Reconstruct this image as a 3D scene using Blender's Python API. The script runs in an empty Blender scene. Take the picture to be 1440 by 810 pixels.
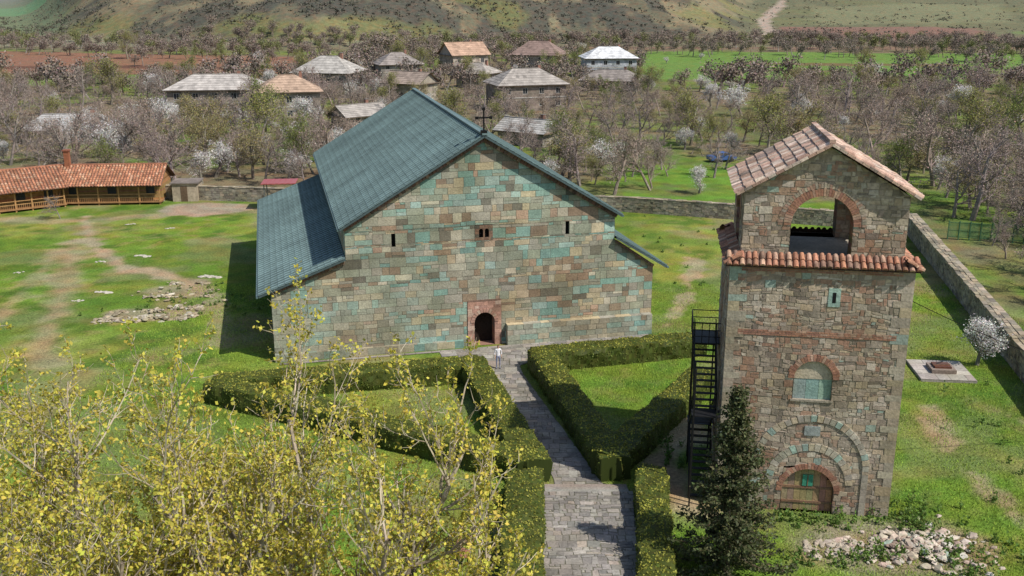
import bpy, math, random
import numpy as np
from mathutils import Vector, Matrix, noise as mn
random.seed(7); rs=np.random.RandomState(11)
S=bpy.context.scene
# ---------------------------------------------------------------- helpers
class MB:
    def __init__(s): s.v=[];s.n=0;s.li=[];s.lt=[];s.c=[];s.m=[]
    def add(s,V,F,C,m=0):
        V=np.asarray(V,float).reshape(-1,3);F=np.asarray(F,int);
        if F.ndim==1:F=F[None]
        k=len(F);C=np.asarray(C,float)
        if C.ndim==1:C=np.tile(C,(k,1))
        s.v.append(V);s.li.append((F+s.n).ravel());s.lt.append(np.full(k,F.shape[1]));s.c.append(C);s.m.append(np.full(k,m));s.n+=len(V)
    def box(s,a,b,C,m=0):
        x0,y0,z0=a;x1,y1,z1=b
        V=[(x0,y0,z0),(x1,y0,z0),(x1,y1,z0),(x0,y1,z0),(x0,y0,z1),(x1,y0,z1),(x1,y1,z1),(x0,y1,z1)]
        s.add(V,[(0,3,2,1),(4,5,6,7),(0,1,5,4),(1,2,6,5),(2,3,7,6),(3,0,4,7)],C,m)
    def beam(s,p,q,w,h,C,m=0):
        p=np.array(p,float);q=np.array(q,float);d=q-p;L=np.linalg.norm(d);d/=L
        up=np.array([0,0,1.]) if abs(d[2])<.95 else np.array([0,1.,0])
        a=np.cross(d,up);a/=np.linalg.norm(a);b=np.cross(a,d)
        V=[]
        for e in (p,q):
            for i,j in ((-1,-1),(1,-1),(1,1),(-1,1)):V.append(e+a*i*w/2+b*j*h/2)
        s.add(V,[(0,1,2,3),(7,6,5,4),(0,4,5,1),(1,5,6,2),(2,6,7,3),(3,7,4,0)],C,m)
    def build(s,name,mats,parent=None,smooth=False,loc=None,rot=0):
        me=bpy.data.meshes.new(name)
        V=np.concatenate(s.v);li=np.concatenate(s.li);lt=np.concatenate(s.lt)
        me.vertices.add(len(V));me.vertices.foreach_set('co',V.astype(np.float32).ravel())
        me.loops.add(len(li));me.loops.foreach_set('vertex_index',li.astype(np.int32))
        me.polygons.add(len(lt));me.polygons.foreach_set('loop_start',np.concatenate([[0],np.cumsum(lt)[:-1]]).astype(np.int32))
        me.polygons.foreach_set('material_index',np.concatenate(s.m).astype(np.int32))
        me.update(calc_edges=True)
        me.polygons.foreach_set('use_smooth',np.full(len(lt),bool(smooth)))
        C=np.concatenate(s.c);C=np.hstack([C,np.ones((len(C),1))]);C=np.repeat(C,lt,axis=0)
        at=me.color_attributes.new('Col','FLOAT_COLOR','CORNER');at.data.foreach_set('color',C.astype(np.float32).ravel())
        if not isinstance(mats,(list,tuple)):mats=[mats]
        for m in mats:me.materials.append(m)
        o=bpy.data.objects.new(name,me);S.collection.objects.link(o)
        if parent:o.parent=parent
        if loc is not None:o.location=loc
        o.rotation_euler[2]=rot
        return o
def empty(name,loc=(0,0,0),rot=0):
    e=bpy.data.objects.new(name,None);S.collection.objects.link(e);e.location=loc;e.rotation_euler[2]=rot;e.empty_display_size=.5;return e
def mat(name,rough=.85,layers=((2.,.25),),bump=.3,bscale=10.,metal=0,spec=.3,trans=0,hue=None,hscale=1.,bd=.05,det=3):
    m=bpy.data.materials.new(name);m.use_nodes=True;nt=m.node_tree;N=nt.nodes;L=nt.links
    b=N['Principled BSDF'];b.inputs['Roughness'].default_value=rough;b.inputs['Metallic'].default_value=metal
    b.inputs['Specular IOR Level'].default_value=spec
    at=N.new('ShaderNodeAttribute');at.attribute_name='Col';tc=N.new('ShaderNodeTexCoord');cur=at.outputs['Color']
    if hue:
        nz=N.new('ShaderNodeTexNoise');nz.inputs['Scale'].default_value=hscale;nz.inputs['Detail'].default_value=4;L.new(tc.outputs['Object'],nz.inputs['Vector'])
        mr=N.new('ShaderNodeMapRange');mr.inputs[1].default_value=.42;mr.inputs[2].default_value=.68;L.new(nz.outputs['Fac'],mr.inputs[0])
        mx=N.new('ShaderNodeMix');mx.data_type='RGBA';mx.blend_type='MULTIPLY';mx.inputs[7].default_value=(*hue,1);L.new(mr.outputs[0],mx.inputs[0]);L.new(cur,mx.inputs[6]);cur=mx.outputs[2]
    for sc,am in layers:
        nz=N.new('ShaderNodeTexNoise');nz.inputs['Scale'].default_value=sc;nz.inputs['Detail'].default_value=det;L.new(tc.outputs['Object'],nz.inputs['Vector'])
        mr=N.new('ShaderNodeMapRange');mr.inputs[1].default_value=.3;mr.inputs[2].default_value=.7;mr.inputs[3].default_value=1-am;mr.inputs[4].default_value=1+am;L.new(nz.outputs['Fac'],mr.inputs[0])
        vm=N.new('ShaderNodeVectorMath');vm.operation='SCALE';L.new(cur,vm.inputs[0]);L.new(mr.outputs[0],vm.inputs['Scale']);cur=vm.outputs[0]
    L.new(cur,b.inputs['Base Color'])
    if bump:
        nz=N.new('ShaderNodeTexNoise');nz.inputs['Scale'].default_value=bscale;nz.inputs['Detail'].default_value=4;L.new(tc.outputs['Object'],nz.inputs['Vector'])
        bp=N.new('ShaderNodeBump');bp.inputs['Strength'].default_value=bump;bp.inputs['Distance'].default_value=bd;L.new(nz.outputs['Fac'],bp.inputs['Height']);L.new(bp.outputs[0],b.inputs['Normal'])
    if trans:
        t=N.new('ShaderNodeBsdfTranslucent');L.new(cur,t.inputs['Color']);ms=N.new('ShaderNodeMixShader');ms.inputs[0].default_value=trans
        L.new(b.outputs[0],ms.inputs[1]);L.new(t.outputs[0],ms.inputs[2]);L.new(ms.outputs[0],N['Material Output'].inputs['Surface'])
    return m
M_stone=mat('masonry',.92,((1.6,.2),(8,.2)),.35,9,hue=(.72,.70,.64),hscale=.4,spec=.12,bd=.06,det=4)
M_ground=mat('ground',.95,((.5,.2),(5,.32)),.9,9,hue=(1.3,.95,.9),hscale=.3,spec=.1,bd=.12,det=5)
M_grass=mat('grass_blades',.7,(),0,spec=.15)
M_leaf=mat('foliage',.6,(),0,trans=.3,spec=.25)
M_petal=mat('blossom',.7,(),0,trans=.3)
M_bark=mat('bark',.9,((5,.3),),.3,20,spec=.15)
M_twig=mat('twig',.9,(),0,spec=.1)
M_roof=mat('metal_roof',.5,((.3,.16),(4,.12)),.05,25,spec=.45)
M_tile=mat('terracotta',.85,((3,.25),(18,.25)),.3,30,hue=(.72,.72,.70),hscale=1.2)
M_hroof=mat('old_roof',.8,((.8,.25),(6,.2)),.3,12)
M_wood=mat('wood',.7,((2,.2),(16,.2)),.3,25)
M_metal=mat('steel',.5,((6,.2),),0,metal=.6)
M_wall=mat('plaster_brick',.9,((.7,.25),(5,.2)),.3,12)
M_glass=mat('window_glass',.15,(),0,spec=.6)
M_paint=mat('car_paint',.3,(),0,spec=.6)
M_cloth=mat('cloth',.85,((12,.1),),.2,40)
M_scrub=mat('scrub',.95,(),0)
# ---------------------------------------------------------------- camera, light
cam=bpy.data.cameras.new('camera');co=bpy.data.objects.new('camera',cam);S.collection.objects.link(co);S.camera=co
cam.sensor_width=36;cam.lens=35.6;cam.clip_start=.5;cam.clip_end=12000
co.location=(0,0,25);co.rotation_euler=(math.radians(90-16.4),0,0)
el=math.radians(50);sd=Vector((.855,-.518,0)).normalized();sd=Vector((sd.x*math.cos(el),sd.y*math.cos(el),math.sin(el)))
sl=bpy.data.lights.new('sun','SUN');sl.energy=5.0;sl.angle=math.radians(.5);sl.color=(1,.94,.85)
so=bpy.data.objects.new('sun',sl);S.collection.objects.link(so);so.rotation_euler=(-sd).to_track_quat('-Z','Y').to_euler();so.location=(60,-20,90)
w=bpy.data.worlds.new('World');S.world=w;w.use_nodes=True;nt=w.node_tree
sk=nt.nodes.new('ShaderNodeTexSky');sk.sky_type='NISHITA';sk.sun_disc=False;sk.sun_elevation=el;sk.sun_rotation=math.atan2(sd.x,sd.y)
nt.links.new(sk.outputs[0],nt.nodes['Background'].inputs[0]);nt.nodes['Background'].inputs[1].default_value=.12
S.view_settings.view_transform='Standard';S.view_settings.look='None';S.view_settings.exposure=0
# ---------------------------------------------------------------- numpy noise / terrain
LAT=np.random.RandomState(3).rand(256,256)
def vn(x,y,o=0):
    x=np.asarray(x,float)+o*17.3;y=np.asarray(y,float)+o*31.7
    xi=np.floor(x).astype(int);yi=np.floor(y).astype(int);fx=x-xi;fy=y-yi;fx=fx*fx*(3-2*fx);fy=fy*fy*(3-2*fy)
    g=lambda a,b:LAT[a&255,b&255]
    return (g(xi,yi)*(1-fx)+g(xi+1,yi)*fx)*(1-fy)+(g(xi,yi+1)*(1-fx)+g(xi+1,yi+1)*fx)*fy
def fbm(x,y,n=4,o=0):
    r=0;a=.5;t=0
    for i in range(n):r=r+a*vn(x*2**i,y*2**i,o+i);t+=a;a*=.5
    return r/t
def sm(x):x=np.clip(x,0,1);return x*x*(3-2*x)
def height(X,Y):
    X=np.asarray(X,float);Y=np.asarray(Y,float);a=X/np.maximum(Y,50)
    left=sm((a+.47)/.10)*(1-sm((a-.10)/.14))
    rid=1-np.abs(2*fbm(X/75+Y/200,Y/160,3,5)-1)
    gul=1-np.abs(2*fbm(X/38+Y/90,Y/150,3,25)-1)
    st=Y-505-35*np.sin(X/85)-20*np.sin(X/37+1)
    h=left*(np.maximum(st,0)**.9*.28*(.5+.65*rid)*sm(st/60)+7*gul*sm(st/80))
    h=np.minimum(h,230+0*h)
    h=h+sm((a-.02)/.2)*(20*sm((Y-520)/600)*(.6+.8*fbm(X/90,Y/70,3,9))+sm((Y-1000)/900)*220)
    h=h+sm((Y-2500)/1500)*420*(.7+.6*fbm(X/500,Y/500,4,2))
    amp=sm((Y-125)/60)*.5
    return h+amp*(fbm(X/25,Y/25,2,1)-.5)
def axis(a,b,st,gr,lo,hi):
    m=list(np.arange(a,b,st));s=st;x=m[-1]
    while x<hi:s*=gr;x+=s;m.append(x)
    s=st;x=a;l=[]
    while x>lo:s*=gr;x-=s;l.append(x)
    return np.array(l[::-1]+m)
xs=axis(-50,50,.4,1.03,-4500,4500);ys=axis(36,125,.4,1.018,-80,6500)
X,Y=np.meshgrid(xs,ys);Z=height(X,Y)
def inpoly(X,Y,P):
    r=np.zeros(X.shape,bool);n=len(P)
    for i in range(n):
        x0,y0=P[i];x1,y1=P[(i+1)%n]
        c=((y0>Y)!=(y1>Y))&(X<(x1-x0)*(Y-y0)/((y1-y0) or 1e-9)+x0);r^=c
    return r
def dline(X,Y,P):
    d=np.full(X.shape,1e9)
    for (x0,y0),(x1,y1) in zip(P[:-1],P[1:]):
        L=(x1-x0)**2+(y1-y0)**2;t=np.clip(((X-x0)*(x1-x0)+(Y-y0)*(y1-y0))/L,0,1)
        d=np.minimum(d,np.hypot(X-x0-t*(x1-x0),Y-y0-t*(y1-y0)))
    return d
def mixc(C,c,m):return C*(1-m[...,None])+np.array(c)*m[...,None]
C=np.zeros(X.shape+(3,));C[:]=(.14,.235,.03)
n1=fbm(X/9,Y/9,4,3);n2=fbm(X/2.2,Y/2.2,3,8);n5=fbm(X/.9,Y/.9,2,18)
C=mixc(C,(.23,.26,.06),sm((n1-.45)/.2)*.6);C=mixc(C,(.06,.13,.02),sm((n2-.50)/.2)*.75);C=mixc(C,(.23,.22,.08),sm((n5-.58)/.2)*.6)
C=mixc(C,(.235,.22,.115),sm((fbm(X/5,Y/5,4,77)-.49)/.12)*.65);C=mixc(C,(.075,.16,.02),sm((fbm(X/13,Y/13,3,91)-.50)/.1)*.5)
# orchard floor
orch=sm((Y-121+.02*X)/4);orch=np.maximum(orch,sm((X-(.19*(Y-48)+33))/2.5)*(Y>30));orch=np.maximum(orch,sm((-X-66)/6))
C=mixc(C,(.10,.16,.04),orch*.5)
C=mixc(C,(.19,.155,.11),orch*sm((fbm(X/16,Y/22,4,12)-.40)/.2)*.8)
C=mixc(C,(.12,.10,.07),orch*sm((fbm(X/4,Y/6,3,52)-.45)/.2)*.5)
C=mixc(C,(.12,.25,.03),((X>14)&(X<46)&(Y>118)&(Y<150))*sm((n1-.35)/.15)*.8)
def fld(P,c,k=.9,wob=3):
    global C
    Xw=X+wob*(fbm(X/20,Y/20,2,4)-.5)*2;Yw=Y+wob*(fbm(X/20,Y/20,2,6)-.5)*2
    C=mixc(C,c,inpoly(Xw,Yw,P)*k)
fld([(-260,285),(-60,285),(-60,330),(-70,400),(-320,470)],(.22,.125,.085))
fld([(-260,285),(-95,285),(-85,315),(-240,325)],(.12,.20,.05))
fld([(-190,345),(-90,340),(-90,352),(-190,358)],(.12,.07,.05))
fld([(40,300),(130,285),(150,330),(250,420),(60,440),(40,380)],(.12,.23,.05))
fld([(75,362),(150,352),(160,362),(80,374)],(.15,.11,.06));fld([(60,335),(110,330),(112,334),(60,340)],(.16,.12,.07))
fld([(170,300),(330,330),(330,420),(200,390)],(.15,.15,.07))
far=sm((Y-430)/60)
C=mixc(C,(.14,.12,.09),far*.85)
fs=sm((fbm(X/60,Y/25,3,21)-.5)/.08);C=mixc(C,(.17,.18,.11),far*(1-sm((Y-620)/60))*fs*.8)
fld([(-250,480),(-60,470),(-60,520),(-270,535)],(.22,.235,.16))
fld([(-30,455),(420,455),(420,480),(-30,475)],(.19,.14,.10))
hz=sm((Z-.8)/3)*(Y>470);ang=X/np.maximum(Y,50)
C=mixc(C,(.12,.12,.08),hz*.95);C=mixc(C,(.20,.185,.115),hz*sm((fbm(X/22,Y/45,4,33)-.52)/.08)*.85)
C=mixc(C,(.065,.07,.06),hz*sm((fbm(X/18,Y/34,4,41)-.46)/.08)*.85)
C=mixc(C,(.15,.17,.06),hz*sm((fbm(X/60,Y/50,4,63)-.58)/.06)*.6)
rgt=(Y>520)*sm((ang-.20)/.04)
C=mixc(C,(.14,.16,.09),rgt*.7)
fld([(140,520),(250,530),(290,650),(165,660)],(.20,.13,.105),.9,8)
fld([(270,540),(400,560),(430,640),(300,620)],(.13,.2,.08),.9,8)
fld([(330,600),(500,590),(640,850),(400,780)],(.13,.27,.07),.9,8)
fld([(200,680),(340,700),(420,900),(240,850)],(.17,.19,.11),.9,8)
lc=sm((-ang-.41)/.03)*(Y>560);C=mixc(C,(.14,.19,.11),lc*.9)
fld([(-700,1100),(-400,1000),(-450,1300),(-900,1600)],(.12,.24,.12),.9,10)
C=mixc(C,(.34,.30,.25),(dline(X,Y,[(145,480),(150,520),(128,560),(150,600),(168,700),(230,900)])<2+Y*.003)*.9)
C=mixc(C,(.17,.19,.20),sm((Y-600)/2500)*.7)  # atmospheric haze painted into the ground colour, growing with distance
dirt=(.32,.275,.18)
def wear(P,wd,k):
    global C
    d=dline(X,Y,P)+1.6*(n2-.5)*2;C=mixc(C,dirt,(1-sm((d-wd*.2)/wd))*k)
wear([(-49,114),(-43.8,102),(-35.7,91),(-30,88),(-25.7,83)],1.0,.95)
wear([(-45,101),(-41,90),(-37.6,80),(-35,72),(-33,66)],1.8,.65);wear([(-46,101),(-43,88),(-41,76)],1.,.5)
wear([(-60,112),(-49,112),(-30,118)],1.6,.6);wear([(-25,83),(-23,76),(-22,70)],.8,.6)
wear([(10.5,56),(8.2,51),(8.8,46)],1.3,.85)
wear([(11,72.5),(13.5,78),(18,95)],.5,.8)
wear([(27,60),(24.5,51),(25,44)],.6,.7)
wear([(22,80),(26,86)],1.2,.5);wear([(30,58),(33,52)],.8,.5);wear([(-12,52),(-5,42)],1.2,.5)
e=np.hypot((X+36.5)/6,(Y-118)/4.2)+.5*(n2-.5);C=mixc(C,(.31,.27,.2),(1-sm((e-.8)/.25))*.95)
e=np.hypot((X-18)/5,(Y-42)/3)+.8*(n2-.5);C=mixc(C,(.24,.21,.15),(1-sm((e-.7)/.4))*.8)
for ex,ey,ra,rb in ((-28.7,77.5,4.0,1.9),(-28.5,84,3.4,2.2)):
    e=np.hypot((X-ex)/ra,(Y-ey)/rb)+.8*(n2-.5);C=mixc(C,(.29,.25,.17),(1-sm((e-.7)/.4))*.75)
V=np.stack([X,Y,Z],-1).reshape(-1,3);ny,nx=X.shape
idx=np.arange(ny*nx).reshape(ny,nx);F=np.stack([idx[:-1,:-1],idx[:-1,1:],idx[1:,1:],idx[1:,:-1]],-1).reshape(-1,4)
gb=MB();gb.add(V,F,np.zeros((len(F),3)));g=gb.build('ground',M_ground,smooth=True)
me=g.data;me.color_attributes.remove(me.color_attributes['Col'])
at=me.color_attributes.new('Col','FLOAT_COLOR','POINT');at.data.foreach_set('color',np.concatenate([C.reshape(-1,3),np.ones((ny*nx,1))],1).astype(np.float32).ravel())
# ---------------------------------------------------------------- masonry
def masonry(mb,o,U,Vv,N,t0,t1,lf,rf,pal,bw,bh,breaks=(),ops=(),gap=.006,dep=.008,jit=0.,back=(.26,.24,.2),m=0,wob=0,split=0.,bk=.004):
    o=np.array(o,float);U=np.array(U,float);Vv=np.array(Vv,float);N=np.array(N,float)
    br=sorted(set([t0,t1]+[b for b in breaks if t0<b<t1]+[q for op in ops for q in op[2:4] if t0<q<t1]))
    rows=[]
    for a,b in zip(br[:-1],br[1:]):
        k=max(1,round((b-a)/((bh[0]+bh[1])/2)));hs=np.array([random.uniform(*bh) for _ in range(k)]);hs*= (b-a)/hs.sum();c=a
        for h in hs:rows.append((c,c+h));c+=h
    BV=[];BF=[];BC=[]
    def P(s,t,d):
        if wob and not (t<t0+.05 or t>t1-.3):t=t+wob*mn.noise((s/1.7+t0,t/1.3,2.7))*2
        return o+U*s+Vv*t+N*d
    def emit(A):
        n=len(BV)
        cs=sum(p[0] for p in A)/4;ct=sum(p[1] for p in A)/4
        d=random.uniform(0,dep)+.002;J=lambda:random.uniform(-jit,jit)
        G=[(A[0][0]+gap+J(),A[0][1]+gap+J()),(A[1][0]-gap+J(),A[1][1]+gap+J()),(A[2][0]-gap+J(),A[2][1]-gap+J()),(A[3][0]+gap+J(),A[3][1]-gap+J())]
        BV.extend([P(x,y,-bk-.01) for x,y in G]);BV.extend([P(x,y,d) for x,y in G]);c=pal(cs,ct)
        BF.append((n+4,n+5,n+6,n+7));BC.append(c)
        for i in range(4):
            j=(i+1)%4;BF.append((n+i,n+j,n+4+j,n+4+i));BC.append(c)
    for za,zb in rows:
        l0,l1,r0,r1=lf(za+1e-4),lf(zb-1e-4),rf(za+1e-4),rf(zb-1e-4);lo=min(l0,l1);hi=max(r0,r1)
        act=[op for op in ops if op[2]<zb-1e-4 and op[3]>za+1e-4]
        cuts=sorted([lo,hi]+[q for op in act for q in op[:2]])
        for a,b in zip(cuts[:-1],cuts[1:]):
            mid=(a+b)/2
            if any(op[0]<mid<op[1] for op in act) or b-a<.01:continue
            s=a
            while s<b-1e-3:
                e=min(b,s+1.2);n=len(BV)
                q=[(min(max(s,l0),r0),za),(min(max(e,l0),r0),za),(min(max(e,l1),r1),zb),(min(max(s,l1),r1),zb)]
                BV.extend([P(x,t,-bk) for x,t in q]);BF.append((n,n+1,n+2,n+3));BC.append(back);s=e
            s=a
            while s<b-1e-3:
                wd=random.uniform(*bw)*(.8+.4*(zb-za)/bh[1])*(.6 if random.random()<.2 else 1);e=s+wd
                if b-e<bw[0]*.6:e=b
                A=[(min(max(s,l0),r0),za),(min(max(e,l0),r0),za),(min(max(e,l1),r1),zb),(min(max(s,l1),r1),zb)]
                s=e
                if A[1][0]-A[0][0]<.04 and A[2][0]-A[3][0]<.04:continue
                if random.random()<split and A[0][0]==A[3][0] and A[1][0]==A[2][0]:
                    f=random.uniform(.35,.65);zm=za+(zb-za)*f;w2=A[0][0]+(A[1][0]-A[0][0])*random.uniform(.35,.65)
                    emit([A[0],A[1],(A[1][0],zm),(A[0][0],zm)])
                    if random.random()<.5:emit([(A[0][0],zm),(A[1][0],zm),A[2],A[3]])
                    else:
                        emit([(A[0][0],zm),(w2,zm),(w2,zb),A[3]]);emit([(w2,zm),(A[1][0],zm),A[2],(w2,zb)])
                else:emit(A)
    mb.add(BV,BF,BC,m)
def pick(ps,v=.18):
    r=random.random()*sum(p[0] for p in ps)
    for wt,c in ps:
        r-=wt
        if r<=0:break
    k=random.uniform(1-v,1+v);return tuple(min(.8,x*k*random.uniform(.97,1.03)) for x in c)
def lerp(a,b,t):return tuple(a[i]*(1-t)+b[i]*t for i in range(3))
teal=(.18,.315,.275);teal2=(.29,.40,.35);gg=(.27,.285,.22);tan=(.43,.355,.235);br=(.25,.175,.12);gr=(.32,.30,.245);pk=(.38,.26,.19);dk=(.14,.125,.10);pale=(.50,.45,.34)
def pal_face(s,z):
    nz=mn.noise((s/3.,z/2.2,1.3));n2=mn.noise((s/2.4,z/1.9,7.3));n3=mn.noise((s/6.,z/4,3.3))
    t=max(.04,.28+1.0*nz+(.15 if z>8 else 0));b=max(.10,.38+.9*n2+(.4 if s>17 and z<6 else 0))
    base=lerp(lerp(gg,(.24,.305,.26),min(1,max(0,.4+nz*1.3))),lerp(tan,br,.45),min(1,max(0,.3+n2*1.2+(.3 if s>18 and z<5 else 0))))
    k=.2
    if s<10 and z<4.6:k=.55;base=lerp(base,(.27,.285,.225),.6)
    c=pick([(t*.9,teal),(t*.6,teal2),(.6,gg),(b*.8,tan),(b*.6,br),(.45,gr),(b*.28,pk),(.1,dk),(.08+b*.14,pale)],.17)
    return tuple(v*(1.08+.25*n3) for v in lerp(c,base,k))
def pal_tower(s,z):
    nz=mn.noise((s/2.,z/1.5,4.3));b=max(.05,.22+nz*1.1+(.4 if 8.5<z<12.2 else 0))
    base=lerp((.40,.335,.26),(.37,.255,.19),min(1,max(0,.3+nz+(.3 if 8.5<z<12.2 else 0))))
    c=pick([(b,(.34,.20,.14)),(b*.6,(.37,.25,.18)),(.6,(.45,.38,.30)),(.5,(.31,.26,.21)),(.3,(.46,.37,.26)),(.05,teal2),(.25,(.18,.155,.13)),(.3,(.54,.48,.40))])
    return lerp(c,base,.25)
def pal_brick(s,z):return pick([(1,(.36,.19,.13)),(.6,(.29,.15,.11)),(.5,(.43,.285,.21))])
def pal_rub(s,z):return pick([(1,(.34,.31,.25)),(.7,(.27,.24,.2)),(.5,(.40,.335,.25)),(.2,(.17,.15,.13))])
def const(c):return lambda t:c
Zv=(0,0,1)
def ring(mb,o,U,N,cx,zs,r0,r1,n,d,pal,a0=0,a1=180,m=0,back=-.03):
    o=np.array(o,float);U=np.array(U,float);N=np.array(N,float)
    for i in range(n):
        A=math.radians(a0+(a1-a0)*(i+.06)/n);B=math.radians(a0+(a1-a0)*(i+.94)/n);dd=d+random.uniform(0,.012);rr=r1+random.uniform(-.04,.04)
        V=[]
        for dz in (back,dd):
            for a,r in ((A,r0),(A,rr),(B,rr),(B,r0)):V.append(o+U*(cx+r*math.cos(a))+np.array([0,0,zs+r*math.sin(a)])+N*dz)
        mb.add(V,[(4,5,6,7),(0,1,5,4),(1,2,6,5),(2,3,7,6),(3,0,4,7)],pal(cx,zs),m)
def archfill(mb,o,U,N,cx,zs,r,ztop,depth,c,m=0,n=14,jambz=None,fd=.012):
    o=np.array(o,float);U=np.array(U,float);N=np.array(N,float)
    P=lambda x,z,d:o+U*x+np.array([0,0,z])+N*d
    for i in range(n):
        a=math.pi*i/n;b=math.pi*(i+1)/n
        xa,za,xb,zb=cx+r*math.cos(a),zs+r*math.sin(a),cx+r*math.cos(b),zs+r*math.sin(b);c2=tuple(v*random.uniform(.8,1.2) for v in c)
        mb.add([P(xa,za,fd),P(xa,ztop,fd),P(xb,ztop,fd),P(xb,zb,fd)],[(0,1,2,3)],c2,m)
        mb.add([P(xa,za,fd),P(xb,zb,fd),P(xb,zb,-depth),P(xa,za,-depth)],[(0,1,2,3)],c2,m)
    if jambz is not None:
        K=max(1,int((zs-jambz)/.25))
        for sx in (-1,1):
            x=cx+sx*r
            for k in range(K):
                z0_=jambz+(zs-jambz)*k/K;z1_=jambz+(zs-jambz)*(k+1)/K
                mb.add([P(x,z0_,fd),P(x,z1_,fd),P(x,z1_,-depth),P(x,z0_,-depth)],[(0,1,2,3)],tuple(v*random.uniform(.75,1.2) for v in c),m)
        mb.add([P(cx-r,jambz,fd),P(cx+r,jambz,fd),P(cx+r,jambz,-depth),P(cx-r,jambz,-depth)],[(0,1,2,3)],c,m)
# ---------------------------------------------------------------- church
ch=empty('stone_church',(-16.6,66.7,0),math.radians(13.4))
LF=lambda z:float(np.interp(z,[0,5.05,7.0,7.001,9.3,15.15],[0,0,5.2,5.2,5.2,15]))
RF=lambda z:float(np.interp(z,[0,5.3,7.4,7.401,9.3,15.15],[27.9,27.9,24.8,24.8,24.8,15]))
mb=MB();dk2=(.015,.015,.015)
ops=[(13.75,16.25,0,3.4),(14.35,15.65,7.9,9.0),(8.42,8.7,7.8,8.75),(21.05,21.33,8.0,8.95)]
mortc=(.19,.18,.14)
masonry(mb,(0,0,0),(1,0,0),Zv,(0,-1,0),0,15.15,LF,RF,pal_face,(.42,1.2),(.38,.66),breaks=(5.05,5.3,7.0,7.4,9.3),ops=ops,jit=.01,wob=.03,split=.2,back=mortc,gap=.014,dep=.016)
DL=33.
cb=dict(jit=.01,split=.2,back=mortc,gap=.012)
masonry(mb,(0,DL,0),(0,-1,0),Zv,(-1,0,0),0,4.95,const(0),const(DL),pal_face,(.5,1.3),(.4,.7),**cb)
masonry(mb,(27.9,0,0),(0,1,0),Zv,(1,0,0),0,5.2,const(0),const(DL),pal_face,(.5,1.3),(.4,.7),**cb)
masonry(mb,(5.2,DL,0),(0,-1,0),Zv,(-1,0,0),6.6,9.3,const(0),const(DL),pal_face,(.5,1.3),(.4,.7),**cb)
masonry(mb,(24.8,0,0),(0,1,0),Zv,(1,0,0),6.6,9.3,const(0),const(DL),pal_face,(.5,1.3),(.4,.7),**cb)
masonry(mb,(27.9,DL,0),(-1,0,0),Zv,(0,1,0),0,15.15,lambda z:27.9-RF(z),lambda z:27.9-LF(z),pal_face,(.5,1.3),(.4,.7),breaks=(5.05,5.3,7.0,7.4,9.3),**cb)
mb.build('walls',M_stone,ch)
# plinth
mb=MB()
masonry(mb,(16.6,-.55,0),(1,0,0),Zv,(0,-1,0),0,1.55,const(0),const(11.2),pal_face,(.5,1.1),(.35,.5),jit=.015,dep=.03,gap=.012,back=mortc)
masonry(mb,(16.6,-.55,1.55),(1,0,0),(0,1,0),(0,0,1),0,.53,const(0),const(11.2),lambda s,z:pick([(1,tan),(1,gr)]),(.6,1.3),(.5,.6),dep=.04)
masonry(mb,(16.6,-.01,0),(0,-1,0),Zv,(-1,0,0),0,1.55,const(0),const(.54),pal_face,(.5,.6),(.35,.5))
masonry(mb,(27.8,-.55,0),(0,1,0),Zv,(1,0,0),0,1.55,const(0),const(.54),pal_face,(.5,.6),(.35,.5))
masonry(mb,(0,-.3,0),(1,0,0),Zv,(0,-1,0),0,.55,const(0),const(13.4),pal_face,(.5,1.1),(.5,.56),jit=.01)
masonry(mb,(0,-.3,.55),(1,0,0),(0,1,0),(0,0,1),0,.28,const(0),const(13.4),pal_face,(.5,1.1),(.2,.3),jit=.01)
mb.build('plinth',M_stone,ch)
# door
mb=MB();pd=lambda s,z:pick([(1,(.40,.24,.185)),(.6,(.34,.20,.155)),(.3,(.44,.32,.25))])
masonry(mb,(13.75,-.06,0),(1,0,0),Zv,(0,-1,0),0,3.35,const(0),const(2.5),pd,(.3,.6),(.25,.4),ops=[(.5,2.0,0,2.52)],jit=.006,back=(.28,.2,.16))
mb.box((13.75,-.05,3.36),(16.25,.1,3.48),(.2,.13,.10))
archfill(mb,(13.75,-.06,0),(1,0,0),(0,-1,0),1.25,1.77,.75,2.52,.9,(.32,.19,.145),jambz=.02)
ring(mb,(13.75,-.06,0),(1,0,0),(0,-1,0),1.25,1.77,.76,1.05,13,.04,pd)
mb.box((13.9,.85,0),(16.1,.95,2.6),(.03,.022,.018))  # near-black backing panel, paints the unlit interior behind the doorway
mb.box((14.25,.5,.05),(14.33,.85,1.9),(.12,.07,.04))
mb.build('door_portal',M_stone,ch)
mb=MB()
masonry(mb,(14.35,-.03,7.9),(1,0,0),Zv,(0,-1,0),0,1.1,const(0),const(1.3),lambda s,z:pick([(1,(.22,.14,.10)),(.5,dk)]),(.2,.4),(.2,.3),ops=[(.3,.6,.22,.85),(.72,1.02,.22,.85)])
for cx in (.45,.87):archfill(mb,(14.35,-.03,7.9),(1,0,0),(0,-1,0),cx,.7,.15,.85,.5,(.2,.12,.09),n=8)
mb.box((14.4,.4,7.95),(15.6,.5,8.95),dk2)  # black panel stands in for interior darkness behind the twin window
for cx,z0,z1 in ((8.56,7.8,8.75),(21.19,8.0,8.95)):
    mb.box((cx-.14,.3,z0),(cx+.14,.4,z1),dk2)  # slit backing coloured black to imitate the dark inside
    for sx in (-1,1):mb.add([(cx+sx*.14,0.02,z0),(cx+sx*.14,.3,z0),(cx+sx*.14,.3,z1),(cx+sx*.14,.02,z1)],[(0,1,2,3)],(.15,.16,.13))
mb.build('windows',M_stone,ch)
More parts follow.
